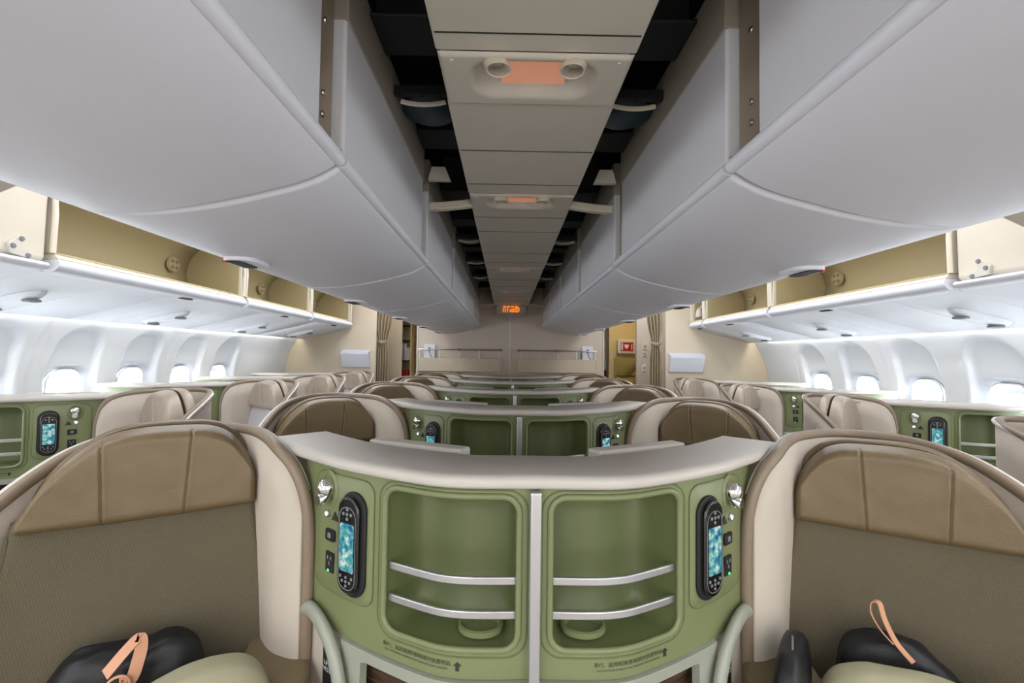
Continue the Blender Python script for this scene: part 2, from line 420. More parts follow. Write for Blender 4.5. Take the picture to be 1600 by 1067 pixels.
# void fittings
for s, n in ((-1, 'left'), (1, 'right')):
    # curved cross bar
    for y, nm in ((2.16, 'near'), (6.34, 'far')):
        pts = [(s*(.225+.215*q), y, SZ+.012-.02*math.sin(PI*.5*q)) for q in [i/8 for i in range(9)]]
        tag(MB().sweep(pts, [(-.02, -.018), (.02, -.018), (.02, .018), (-.02, .018)]).obj('cross_bar', 'cream', smooth=40, bevel=.006),
            'cream curved cross bar in the %s %s ceiling gap' % (nm, n), 'cross bar', 'cream cross bars in the ceiling gaps')
    ordn = ['nearest', 'second', 'third', 'farthest']
    for i, y in enumerate((1.55, 3.3, 4.05, 4.8)):
        t = thing('air_duct', (s*.335, y, SZ+.13), '%s dark teal duct end with white clip in the %s ceiling gap' % (ordn[i], n), 'duct', 'teal duct ends in the ceiling gaps')
        MB().lathe([(0, .07), (.05, .06), (.085, .02), (.09, -.01), (.06, -.02), (0, -.02)], lambda x, yy, z: (x, yy*1.1, z), 24).obj('duct_end', 'teal', t, smooth=60)
        MB().tube([(x, -.11+.9*x*x, -.045+.6*x*x*4) for x in [(-.07+.14*q/8) for q in range(9)]], (.005, .008), 8).obj('clip', 'cream', t)
        mb = MB()
        for q in (-.06, 0, .06): mb.lathe([(0, -.004), (.004, -.003), (.005, .01)], lambda x, yy, z, q=q: (q+x, yy-.13, z-.03), 8)
        mb.box(-.085, .085, -.14, -.12, -.028, .0)
        mb.obj('bolt_row', 'steel' if False else 'frame', t)
    for i, y in enumerate((.6, 1.2, 1.8, 2.45, 2.95, 3.7, 4.45, 5.2, 5.8)):
        tag(MB().box(s*.24, s*.42, y, y+.06, SZ+.16, SZ+.36).box(s*.24, s*.42, y-.05, y+.11, SZ+.155, SZ+.165).obj('ceiling_frame', 'frame', smooth=0, bevel=.004),
            'black structural frame in the %s ceiling gap' % n, 'frame', 'black frames in the %s ceiling gap' % n)
    tag(MB().prism([(.245, 0), (.26, .06), (.32, .06), (.345, 0)], lambda x, z, y: (s*(.66-x), y, SZ+.06+z), 2.0, 2.03).obj('bracket_plate', 'panel', smooth=0, bevel=.003),
        'beige bracket plate above the cross bar in the %s ceiling gap' % n, 'bracket', 'beige bracket plates')
    tag(MB().box(s*.235, s*.44, 6.40, 6.46, SZ+.02, SZ+.3).obj('closing_panel', 'greywall', smooth=0), 'grey beige closing panel at the far end of the %s ceiling gap' % n, 'panel')

# ------------------------------------------------------------------ centre overhead bins
def cprof():
    return [(.445, .405), (.43, .413), (.425, .425)]
BOT = [(.425, .435), (.428, .418), (.445, .400), (.50, .372), (.60, .343), (.74, .313), (.88, .298), (.97, .305), (1.05, .34), (1.11, .43), (1.13, .60), (1.09, .86)]
def centre_bin(s, ya, yb, lab, grp):
    L = yb-ya; t = thing('overhead_bin', (0, ya, 0), lab, 'overhead bin', grp)
    out = [(p.x, p.y) for p in crom([(a, b, 0) for a, b in BOT], 6)]
    n = len(out)
    # door: curved shell with rounded ends
    inner = [(.445, .45), (.55, .41), (.75, .36), (.95, .36), (1.06, .47), (1.08, .86)]
    def f(a, b):
        i = b*(n-1); k = min(int(i), n-2); fr = i-k
        x = out[k][0]*(1-fr)+out[k+1][0]*fr; h = out[k][1]*(1-fr)+out[k+1][1]*fr
        # roll the ends over
        e = min(a, 1-a)*L; lift = .012*(1-min(1, e/.012))**2
        return (s*(x*1.0), .004+a*(L-.008), H0+h+lift)
    mb = MB()
    ks = [0, .003, .006, .010, .016, .1, .3, .5, .7, .9, 1-.016, 1-.010, 1-.006, 1-.003, 1]
    ks = [k if k < .05 or k > .95 else k for k in ks]
    m = 60
    for a in ks:
        for j in range(m+1): mb.v.append(f(a, j/m))
    for i in range(len(ks)-1):
        for j in range(m): q = i*(m+1)+j; mb.f.append((q, q+1, q+m+2, q+m+1))
    mb.obj('bin_door', 'bin', t, smooth=60, solid=.012, off=-1 if s > 0 else -1)
    # body: inner side face + ends + top
    mb = MB().prism([(.428, .44), (.428, .88), (1.08, .88), (1.10, .5), (1.0, .38), (.85, .335), (.6, .375)], lambda x, h, y: (s*x, y, H0+h), .015, L-.115)
    mb.obj('bin_body', 'binside', t, smooth=0, bevel=.008)
    MB().prism([(.424, .75), (.424, .90), (.50, .90), (.50, .75)], lambda x, h, y: (s*x, y, H0+h), .012, L-.112).obj('upper_shade_plate', 'housing', t, smooth=0, bevel=.004)  # added plate whose taupe colour is the shade on the upper inner face
    mb = MB().prism([(.452, .43), (.452, .88), (.6, .88), (.6, .43)], lambda x, h, y: (s*x, y, H0+h), L-.113, L+.002)
    mb.obj('filler_strip', 'trim', t, smooth=0)
    for hz in (.50, .545, .70): MB().lathe([(0, .004), (.006, .003), (.007, 0)], lambda x, y, z, hz=hz: (s*(.450-z), L+y-.05, H0+hz+x), 10).obj('screw', 'steel', t)
    # bright edge bead along the inner lower corner
    mb = MB().tube([(s*.430, .006+(L-.012)*q, H0+.424) for q in (0, .01, .5, .99, 1)], .0155, 14)
    mb.obj('edge_bead', 'bin', t, smooth=60)
    # latch
    yc = L*.46; hx, hz = .905, .287
    lt = MB().prism(rrect(-.075, .075, -.05, .05, .045, 6), lambda a, b, z: (s*(hx+b), yc+a, H0+hz+z+.012*0), 0, .014).obj('latch_recess', 'bin', t, smooth=40, bevel=.003)
    MB().prism(rrect(-.055, .055, -.022, .022, .015, 5), lambda a, b, z: (s*(hx+.012+b), yc+a, H0+hz-.003+z), 0, .006).obj('latch_handle', 'blkm', lt, smooth=40)
    MB().box(s*(hx+.03), s*(hx+.042), yc-.062, yc-.05, H0+hz-.005, H0+hz).obj('red_mark', 'redp', lt, smooth=0)
    return t
joints = [-.08, 1.0, 2.08, 3.16, 4.24, 5.32, 6.30]
ordn = ['nearest', 'second', 'third', 'fourth', 'fifth', 'farthest']
for s, n in ((-1, 'left'), (1, 'right')):
    for k in range(6):
        centre_bin(s, joints[k], joints[k+1], '%s closed pale grey centre overhead bin on the %s of the ceiling strip' % (ordn[k], n), 'closed bins beside the ceiling strip')

# ------------------------------------------------------------------ side overhead bins (open), service panels
def side_bin(s, ya, yb, lab, disc=True, hinge=False):
    L = yb-ya; t = thing('open_bin', (0, ya, 0), lab, 'overhead bin', 'open bins above the windows')
    F = lambda x, h, y: (s*x, y, H0+h)
    # interior liner: floor, curved back, roof (open towards the aisle)
    prof = crom([(2.07, .43, 0), (2.2, .425, 0), (2.42, .45, 0), (2.50, .56, 0), (2.46, .72, 0), (2.30, .84, 0), (2.10, .87, 0)], 6)
    mb = MB().grid(lambda a, b: F(*[(lambda p: (p.x, p.y))(prof[min(int(round(b*(len(prof)-1))), len(prof)-1)])][0], .02+a*(L-.04)), 6, len(prof)-1)
    mb.obj('bin_liner', 'bininside', t, smooth=60, solid=.012)
    for y0, y1 in ((0, .02), (L-.02, L)):
        mb = MB().prism([(2.075, .43), (2.5, .43), (2.5, .86), (2.09, .88)], F, y0, y1)
        mb.obj('bin_divider', 'cream', t, smooth=0, bevel=.006)
        yy = .022 if y0 == 0 else L-.022
        mb = MB().box(s*2.1, s*2.49, min(yy, yy+.001), max(yy, yy+.001), H0+.44, H0+.85); mb.obj('divider_lining', 'bininside', t, smooth=0)
    for y0 in (.0, L):
        mb = MB().tube([(s*2.073, y0, H0+.43), (s*2.068, y0, H0+.6), (s*2.085, y0, H0+.88)], (.012, .012), 10).obj('edge_rib', 'cream', t)
    # rounded front lip: cream top, white nose
    MB().prism([(2.14, .428), (2.075, .430), (2.055, .415), (2.052, .405), (2.14, .400)], F, .004, L-.004).obj('bin_lip', 'cream', t, smooth=30, bevel=.005)
    nose = [(2.052, .404), (2.045, .390), (2.050, .368), (2.075, .350), (2.12, .343), (2.14, .40)]
    MB().prism([(p.x, p.y) for p in crom([(a, b, 0) for a, b in nose[:5]], 4)]+[(2.14, .40)], F, .004, L-.004).obj('bin_nose', 'white', t, smooth=40)
    if disc:
        yd = L-.2 if L > .6 else L*.5
        def G(x, y, z): return (s*(2.475-z+.0), yd+x, H0+.63+y)
        d = MB().lathe([(0, .02), (.05, .018), (.055, .0)], G, 28).obj('air_disc', 'bininside', t, smooth=40)
        mb = MB()
        for q in range(4):
            a = PI/4+q*PI/2; mb.lathe([(0, .023), (.014, .022), (.016, .015)], lambda x, y, z: G(x+.03*math.cos(a), y+.03*math.sin(a), z), 10)
        mb.obj('disc_holes', 'trim', d)
    # small seat number print and latch
    v, f = text_verts('3 A' if s < 0 else '3 K', .028)
    MB().add([(s*2.0475, L*.38+p[0]*(-s), H0+.386+p[1]*.8) for p in v], f).obj('seat_number', 'ink', t, smooth=0, weld=False)
    v, f = text_verts('3', .02)
    MB().prism(rrect(-.05, .05, -.018, .018, .01), lambda a, b, z: (s*(2.12+b), L*.62+a, H0+.338+z), 0, .008).obj('latch', 'blkm', t, smooth=30)
    if hinge:
        mb = MB()
        mb.prism([(-.05, 0), (.05, 0), (.035, .06), (-.015, .10), (-.045, .05)], lambda a, b, z: (s*(2.10-z), L*.5+a, H0+.47+b), 0, .03)
        mb.tube([(s*2.09, L*.5, H0+.55), (s*2.2, L*.5+.05, H0+.66), (s*2.25, L*.5+.1, H0+.75)], .012, 8)
        mb.obj('hinge_arm', 'panel', t, smooth=30, bevel=.003)
    return t
side_bin(-1, 2.05, 3.53, 'nearest open empty bin above the left windows')
side_bin(-1, 3.56, 4.73, 'middle open empty bin above the left windows')
side_bin(-1, 4.76, 5.95, 'farthest open empty bin above the left windows')
side_bin(1, 2.18, 3.68, 'nearest open empty bin above the right windows')
side_bin(1, 3.71, 4.93, 'middle open empty bin above the right windows')
side_bin(1, 4.96, 5.28, 'short far bin with exposed hinge arm above the right windows', disc=False, hinge=True)
for s, n, ye in ((-1, 'left', 2.03), (1, 'right', 2.16)):
    F = lambda x, h, y: (s*x, y, H0+h)
    t = thing('bin_end_housing', (0, 0, 0), 'cream closed housing with bracket ahead of the %s open bins' % n, 'housing', 'cream housings beside the open bins')
    MB().prism([(2.10, .386), (2.085, .40), (2.08, .66), (2.04, .88), (2.55, .88), (2.6, .386)], F, .6, ye).obj('housing_panel', 'cream', t, smooth=30, bevel=.012)
    MB().prism([(p.x, p.y) for p in crom([(2.065, .383, 0), (2.055, .372, 0), (2.065, .358, 0), (2.085, .348, 0), (2.12, .343, 0)], 4)]+[(2.3, .35), (2.3, .384)], F, .6, ye-.006).obj('housing_nose', 'white', t, smooth=40, bevel=.003)
    yb_ = ye-.13
    br = MB().prism([(-.03, .0), (.07, -.01), (.075, .02), (.03, .045), (.03, .095), (.01, .1), (-.045, .05)], lambda a, b, z: (s*(2.082-z), yb_+a*.8, H0+.392+b*.8), -.02, .012).obj('bracket', 'panel', t, smooth=0, bevel=.004)
    for a, b in ((-.02, .04), (.02, .085), (.055, .005)): MB().lathe([(0, .006), (.009, .005), (.011, 0)], lambda x, y, z: (s*(2.070-z), yb_+a*.8+x, H0+.392+b*.8+y), 12).obj('bolt', 'key', br)
    # raised cream door panel of the next bin
    tag(MB().prism([(1.93, .50), (1.66, .62), (1.42, .74), (1.46, .80), (2.02, .86)], F, 1.15, 1.62 if s < 0 else 1.72).obj('raised_bin_door', 'cream', smooth=0, bevel=.02),
        'cream raised bin door at the top %s edge of the view' % n, 'bin door', 'raised bin doors')
# service panels under the side bins
PS = [(p.x, p.y) for p in crom([(2.10, .352, 0), (2.20, .330, 0), (2.34, .292, 0), (2.52, .25, 0), (2.66, .218, 0), (2.735, .198, 0), (2.745, .215, 0), (2.745, .262, 0)], 6)]
def psx(q):
    i = q*(len(PS)-1); k = min(int(i), len(PS)-2); fr = i-k
    return PS[k][0]*(1-fr)+PS[k+1][0]*fr, PS[k][1]*(1-fr)+PS[k+1][1]*fr
def service_panel(s, ya, yb, yp, lab, pod=True):
    t = thing('service_panel', (0, ya, 0), lab, 'service panel', 'white service panels above the windows')
    L = yb-ya
    MB().grid(lambda a, b: (lambda p: (s*p[0], .003+a*(L-.006), H0+p[1]))(psx(b)), 4, 42).obj('panel', 'white', t, smooth=60, solid=.01, off=0)
    for yy in (.25*L, .62*L):
        MB().tube([(s*psx(q/14*.8)[0], yy, H0+psx(q/14*.8)[1]-.0055) for q in range(15)], .0022, 5).obj('panel_rib', 'white', t)
    if pod:
        yc = yp-ya
        def f(a, b):
            ang = a*2*PI; x = 2.48+.165*math.copysign(abs(math.cos(ang))**.8, math.cos(ang))*b; y = yc+.05*math.copysign(abs(math.sin(ang))**.8, math.sin(ang))*b
            h = interp(PS[:34], x); d = .034*math.sqrt(max(0, 1-b**4))
            return (s*x, y, H0+h-.006-d)
        o = MB().grid(f, 40, 10, wrapu=True).obj('light_pod', 'white', t, smooth=80)
        for q in (-.10, .09):
            h = interp(PS[:34], 2.48+q)
            G = lambda x, y, z: (s*(2.48+q+x), yc+y, H0+h-.044+z)
            c = MB().lathe([(.034, .008), (.036, -.002), (.030, -.004), (.026, .006)], G, 20).obj('lamp_ring', 'key', o, smooth=40)
            MB().lathe([(0, .0), (.02, .001), (.027, .006)], G, 16).obj('lamp_lens', 'chrome', c, smooth=40)
        h = interp(PS[:34], 2.5)
        MB().lathe([(0, -.003), (.007, -.002), (.009, .004)], lambda x, y, z: (s*(2.5+x), yc+.14+y, H0+h-.006+z), 10).obj('call_button', 'key', t)
    return t
for s, n, ys, ps, ye in ((-1, 'left', [.68, 1.76, 2.84, 3.9, 4.96], [1.2, 2.27, 3.3, 4.4, 5.45], LB), (1, 'right', [.8, 1.9, 3.0, 4.1], [1.4, 2.44, 3.53, 4.66], RB)):
    names = ['nearest', 'second', 'third', 'fourth', 'farthest'] if s < 0 else ['nearest', 'second', 'third', 'farthest']
    for i, y in enumerate(ys):
        yb2 = ys[i+1] if i+1 < len(ys) else ye-.004
        service_panel(s, y, yb2, ps[i], '%s white service panel with oval light pod above the %s windows' % (names[i], n))

# ------------------------------------------------------------------ consoles
PLAN = [(p.x, p.y) for p in crom([(0, 0, 0), (.15, .0, 0), (.245, .035, 0), (.39, .12, 0), (.50, .208, 0), (.62, .318, 0), (.72, .42, 0)], 10)]
def vu(u): return 0 if u < 0 else interp(PLAN, u)
def nrm(u):
    d = (vu(u+.01)-vu(u-.01))/.02; l = math.hypot(d, 1); return (-d/l, 1/l)
ZP0, ZP1 = .785, 1.152
def console_half(t, s, u0=.0, seat_shell=True):
    def Mp(u, z, d=0): nx, ny = nrm(u); return (s*(u+nx*d), vu(u)+ny*d, z)
    # niche opening
    nu0, nu1, nz0, nz1, r = .030, .305, .840, 1.130, .032
    hole = dens(rrect(nu0, nu1, nz0, nz1, r, 6)); N = len(hole)
    cx, cz = (nu0+nu1)/2, (nz0+nz1)/2
    ox0, ox1 = (u0 if u0 < 0 else .004), .345
    def outer(q):
        dx, dz = q[0]-cx, q[1]-cz
        k = min((ox1-cx)/dx if dx > 1e-9 else ((ox0-cx)/dx if dx < -1e-9 else 1e9), (ZP1-cz)/dz if dz > 1e-9 else ((ZP0-cz)/dz if dz < -1e-9 else 1e9))
        return (cx+dx*k, cz+dz*k)
    # insert true corners for a clean rectangle
    hp = list(hole); op = [outer(q) for q in hp]
    for c in ((ox1, ZP1), (ox0, ZP1), (ox0, ZP0), (ox1, ZP0)):
        i = min(range(N), key=lambda i: (op[i][0]-c[0])**2+(op[i][1]-c[1])**2); op[i] = c
    mb = MB(); K = 6
    for k in range(K+1):
        for a, b in zip(hp, op): mb.v.append(Mp(a[0]+(b[0]-a[0])*k/K, a[1]+(b[1]-a[1])*k/K))
    for k in range(K):
        for j in range(N): mb.f.append((k*N+j, k*N+(j+1) % N, (k+1)*N+(j+1) % N, (k+1)*N+j))
    mb.grid(lambda a, b: Mp(ox1+(.545-ox1)*a, ZP0+(ZP1-ZP0)*b), 14, 4)
    pan = mb.obj('green_panel', 'green', t, smooth=60)
    # raised rim
    MB().tube([Mp(q[0], q[1], -.001) for q in hole], (.0065, .0055), 8, closed=True, normals=[(0, -1, .01)]*N).obj('niche_rim', 'green', t, smooth=70)
    MB().tube([Mp(q[0], q[1], -.0002) for q in dens(rrect(nu0-.016, nu1+.014, nz0-.014, nz1+.012, .04, 6))], .0018, 6, closed=True).obj('rim_line', 'green2', pan, smooth=70)
    # niche liner
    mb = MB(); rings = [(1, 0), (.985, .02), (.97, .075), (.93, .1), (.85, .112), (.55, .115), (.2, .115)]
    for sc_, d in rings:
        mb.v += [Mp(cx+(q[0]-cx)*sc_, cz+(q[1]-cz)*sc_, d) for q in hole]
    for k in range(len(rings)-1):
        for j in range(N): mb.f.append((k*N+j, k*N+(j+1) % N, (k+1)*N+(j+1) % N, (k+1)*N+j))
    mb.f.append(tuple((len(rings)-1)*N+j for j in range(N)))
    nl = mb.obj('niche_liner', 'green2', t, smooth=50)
    # two silver retaining bars
    for z in (.965, .90):
        mb = MB().sweep([Mp(nu0+.001+(nu1-nu0-.002)*q/24, z, .012) for q in range(25)], [(-.004, -.008), (.004, -.008), (.004, .008), (-.004, .008)])
        mb.obj('retaining_bar', 'alum', t, smooth=30, bevel=.0025)
    # cup holder
    cu, cd = .105, .062
    c0 = Mp(cu, .851, cd)
    o = MB().lathe([(.046, -.004), (.046, .006), (.040, .008), (.036, .004), (.035, -.002), (.0, -.002)], lambda x, y, z: (c0[0]+x, c0[1]+y*.85, c0[2]+z), 32).obj('cup_holder', 'green', nl, smooth=40)
    # control plate outline
    pl = dens(rrect(.332, .502, .868, 1.130, .028, 6))
    cp = MB(); NN = len(pl)
    cp.v = [Mp(q[0], q[1], -.0015) for q in pl]+[Mp(.425+(q[0]-.425)*.96, .99+(q[1]-.99)*.97, -.004) for q in pl]+[Mp(.425+(q[0]-.425)*.5, .99+(q[1]-.99)*.5, -.004) for q in pl]
    for k in range(2):
        for j in range(NN): cp.f.append((k*NN+j, k*NN+(j+1) % NN, (k+1)*NN+(j+1) % NN, (k+1)*NN+j))
    cp.f.append(tuple(2*NN+j for j in range(NN)))
    ctl = cp.obj('control_plate', 'green', t, smooth=40)
    MB().tube([Mp(q[0], q[1], -.0012) for q in pl], .0016, 6, closed=True).obj('plate_groove', 'green2', ctl, smooth=70)
    def plate(name, u, z, w, h, rad, d0, d1, m, par, bev=.001):
        P = rrect(-w/2, w/2, -h/2, h/2, rad, 6); nx, ny = nrm(u); tx, ty = ny, -nx
        return MB().prism(P, lambda a, b, d: (s*(u+tx*a+nx*d), vu(u)+ty*a+ny*d, z+b), d0, d1).obj(name, m, par, smooth=40, bevel=bev)
    # handset
    hu, hz = .379, .993
    dock = plate('handset_dock', hu, hz, .080, .222, .038, -.003, -.011, 'blkm', t, .003)
    hs = plate('handset', hu+.004, hz, .066, .204, .031, -.011, -.020, 'blk', t, .005)
    nx, ny = nrm(hu); tx, ty = ny, -nx
    def HM(a, b, d): return (s*(hu+.004+tx*a+nx*d), vu(hu+.004)+ty*a+ny*d, hz+b)
    MB().tube([HM(a, b, -.0195) for a, b in rrect(-.0265, .0265, -.092, .080, .024, 6)], .0012, 5, closed=True).obj('handset_bezel', 'key', hs)
    MB().prism(rrect(-.022, .022, -.054, .046, .003, 2), HM, -.0205, -.0213).obj('handset_screen', 'screen', hs, smooth=0)
    mb = MB(); mb2 = MB()
    for a, b in ((-.012, .066), (.012, .066), (0, .076), (0, .056), (0, .066)): mb.prism(rrect(a-.0035, a+.0035, b-.0035, b+.0035, .003, 3), HM, -.0200, -.0215)
    for a, b in ((-.012, -.075), (.012, -.075), (0, -.066), (0, -.084), (0, -.075), (-.018, -.066), (.018, -.066)): mb2.prism(rrect(a-.003, a+.003, b-.003, b+.003, .002, 3), HM, -.0200, -.0215)
    mb.obj('navigation_pad', 'key', hs, smooth=30); mb2.obj('keypad', 'key', hs, smooth=30)
    # reading lamp
    lu, lz = .455, 1.098; nx2, ny2 = nrm(lu); tx2, ty2 = ny2, -nx2
    def LM(a, b, d): return (s*(lu+tx2*a+nx2*d), vu(lu)+ty2*a+ny2*d, lz+b)
    rl = MB().lathe([(.034, -.004), (.031, -.008), (.027, -.0075), (.02, .004), (0, .006)], lambda x, y, z: LM(x, y*1.25-.004, z), 28).obj('reading_lamp', 'green', t, smooth=60)
    MB().lathe([(0, -.034), (.012, -.031), (.020, -.022), (.0225, -.010), (.021, 0), (0, .004)], lambda x, y, z: LM(x, y, z), 24).obj('lamp_eyeball', 'chrome', rl, smooth=70)
    MB().lathe([(0.0, -.034), (.011, -.034), (.014, -.028), (.015, -.006)], lambda x, y, z: LM(x, y-.014+z*.3, z*.8-.006), 20).obj('lamp_head', 'chrome', rl, smooth=40)
    # buttons, switch, socket
    o = MB().lathe([(.0085, -.004), (.0085, -.008), (.006, -.009), (0, -.009)], lambda x, y, z: Mp(.458+x*.85, 1.038+y, z), 16).obj('button_ring', 'steel', t)
    MB().lathe([(0, -.011), (.0045, -.010), (.005, -.008)], lambda x, y, z: Mp(.458+x*.85, 1.038+y, z), 12).obj('indicator_light', 'led', o)
    MB().prism([(-.010, -.009), (.010, -.009), (0, .011)], lambda a, b, d: Mp(.436+a, 1.036+b, d), -.004, -.0055).obj('warning_symbol', 'ink', t, smooth=0)
    sw = plate('rocker_switch', .448, .992, .036, .026, .005, -.003, -.008, 'blkm', t)
    plate('rocker', .448, .992, .012, .012, .003, -.008, -.0095, 'key', sw)
    so = plate('power_socket', .448, .932, .032, .044, .003, -.003, -.007, 'blkm', t)
    mb = MB()
    for a, b in ((-.006, .01), (.006, .01), (0, -.002)): mb.prism([(a-.002, b-.004), (a+.002, b-.004), (a+.002, b+.004), (a-.002, b+.004)], lambda p, q, d: Mp(.448+p*.8, .932+q, d), -.007, -.0078)
    mb.obj('socket_slots', 'key', so, smooth=0)
    MB().prism([(-.002, -.002), (.002, -.002), (.002, .002), (-.002, .002)], lambda p, q, d: Mp(.450+p, .914+q, d), -.007, -.0085).obj('socket_light', 'gled', so, smooth=0)
    # warning print under the niche
    for body, z, size in ((u'滑行、起飛和降落時請勿放置物品', .8125, .0098), ('NO STOWAGE DURING TAXI TAKEOFF AND LANDING', .8025, .0054)):
        v, f = text_verts(body, size)
        MB().add([Mp((.188 if s > 0 else .231)+(p[0] if s > 0 else -p[0]), z+p[1], -.0012) for p in v], f).obj('warning_print', 'ink', t, smooth=0, weld=False)
    MB().prism([(-.0035, -.010), (.0035, -.010), (.0035, .002), (.008, .002), (0, .011), (-.008, .002), (-.0035, .002)], lambda a, b, d: Mp((.145 if s < 0 else .268)+a, .808+b*.8, d), -.0005, -.0012).obj('warning_arrow', 'ink', t, smooth=0)
    # lower frame, wood, beige side
    us = [u0+(.36-u0)*q/14 for q in range(15)]
    def band(name, ua, ub, za, zb, d, th, m, n=14):
        zf = za if callable(za) else (lambda u: za)
        mb = MB()
        for i in range(n+1):
            u = ua+(ub-ua)*i/n
            for z_, dd in ((zf(u), d), (zb, d), (zb, d+th), (zf(u), d+th)): mb.v.append(Mp(u, z_, dd))
        for i in range(n):
            for j in range(4): mb.f.append((i*4+j, i*4+(j+1) % 4, (i+1)*4+(j+1) % 4, (i+1)*4+j))
        mb.f += [(0, 1, 2, 3), tuple(n*4+j for j in range(4))]
        return mb.obj(name, m, t, smooth=40, bevel=.002)
    band('lower_frame', u0, .405, lambda u: .750+.012*sm(u/.3) if u < .35 else .762-.6*sm((u-.35)/.02), .784, -.010, .02, 'greentrim', 30)
    band('wood_panel', u0, .385, 0, .76, .03, .02, 'wood')
    band('side_panel', .39, .53, 0, .799, .002, .015, 'shell')
    tb = crom([Mp(.528, .795, -.010), Mp(.49, .812, -.016), Mp(.445, .802, -.022), Mp(.408, .768, -.026), Mp(.384, .70, -.028), Mp(.374, .60, -.028), Mp(.370, .40, -.028)], 6)
    MB().tube(tb, (.013, .017), 12).obj('frame_bullnose', 'greentrim', t, smooth=60)
    pq = plate('placard', .450, .70, .04, .10, .003, .0015, -.003, 'blkm', t)
    v, f = text_verts('LIFE\nVEST', .014)
    nx3, ny3 = nrm(.450); tx3, ty3 = ny3, -nx3
    MB().add([(s*(.450+tx3*a+nx3*-.0045), vu(.450)+ty3*a+ny3*-.0045, .70+b) for a, b in [((p[0] if s > 0 else -p[0]), p[1]) for p in v]], f).obj('placard_print', 'card', pq, smooth=0, weld=False)
    # shelf top
    mb = MB(); uu = [u0+(.67-u0)*q/30 for q in range(31)]
    def dep(u): return .155-.03*sm((u-.2)/.3)
    prof = lambda u: [(-.020, 1.150), (-.026, 1.156), (-.026, 1.168), (-.020, 1.174), (-.012, 1.176), (dep(u), 1.176), (dep(u)+.004, 1.172), (dep(u)+.004, 1.150)]
    for u in uu:
        for d, z in prof(u): mb.v.append(Mp(u, z, d) if u > .02 or u0 >= 0 and False else (s*u, vu(u)+d, z))
    n8 = 8
    for i in range(30):
        for j in range(n8): mb.f.append((i*n8+j, i*n8+(j+1) % n8, (i+1)*n8+(j+1) % n8, (i+1)*n8+j))
    mb.f += [tuple(range(n8)), tuple(30*n8+j for j in range(n8))]
    mb.obj('shelf_top', 'top', t, smooth=50)
    # screen housing behind the shelf
    A = Vector((.165, .20)); B = Vector((.42, .325)); dr = (B-A).normalized(); nn = Vector((-dr.y, dr.x))
    def HB(a, b, z): p = A+dr*a+nn*b; return (s*p.x, p.y, z)
    MB().box(0, (B-A).length, 0, .05, 1.08, 1.178, HB).obj('screen_housing', 'top', t, smooth=0, bevel=.007)
    # body behind
    mb = MB()
    for i in range(16):
        u = .02+(.50-.02)*i/15
        for d, z in ((.122, 0), (.122, 1.149), (.14, 1.149), (.14, 0)): mb.v.append(Mp(u, z, d))
    for i in range(15):
        for j in range(4): mb.f.append((i*4+j, i*4+(j+1) % 4, (i+1)*4+(j+1) % 4, (i+1)*4+j))
    mb.obj('back_panel', 'shell', t, smooth=40)

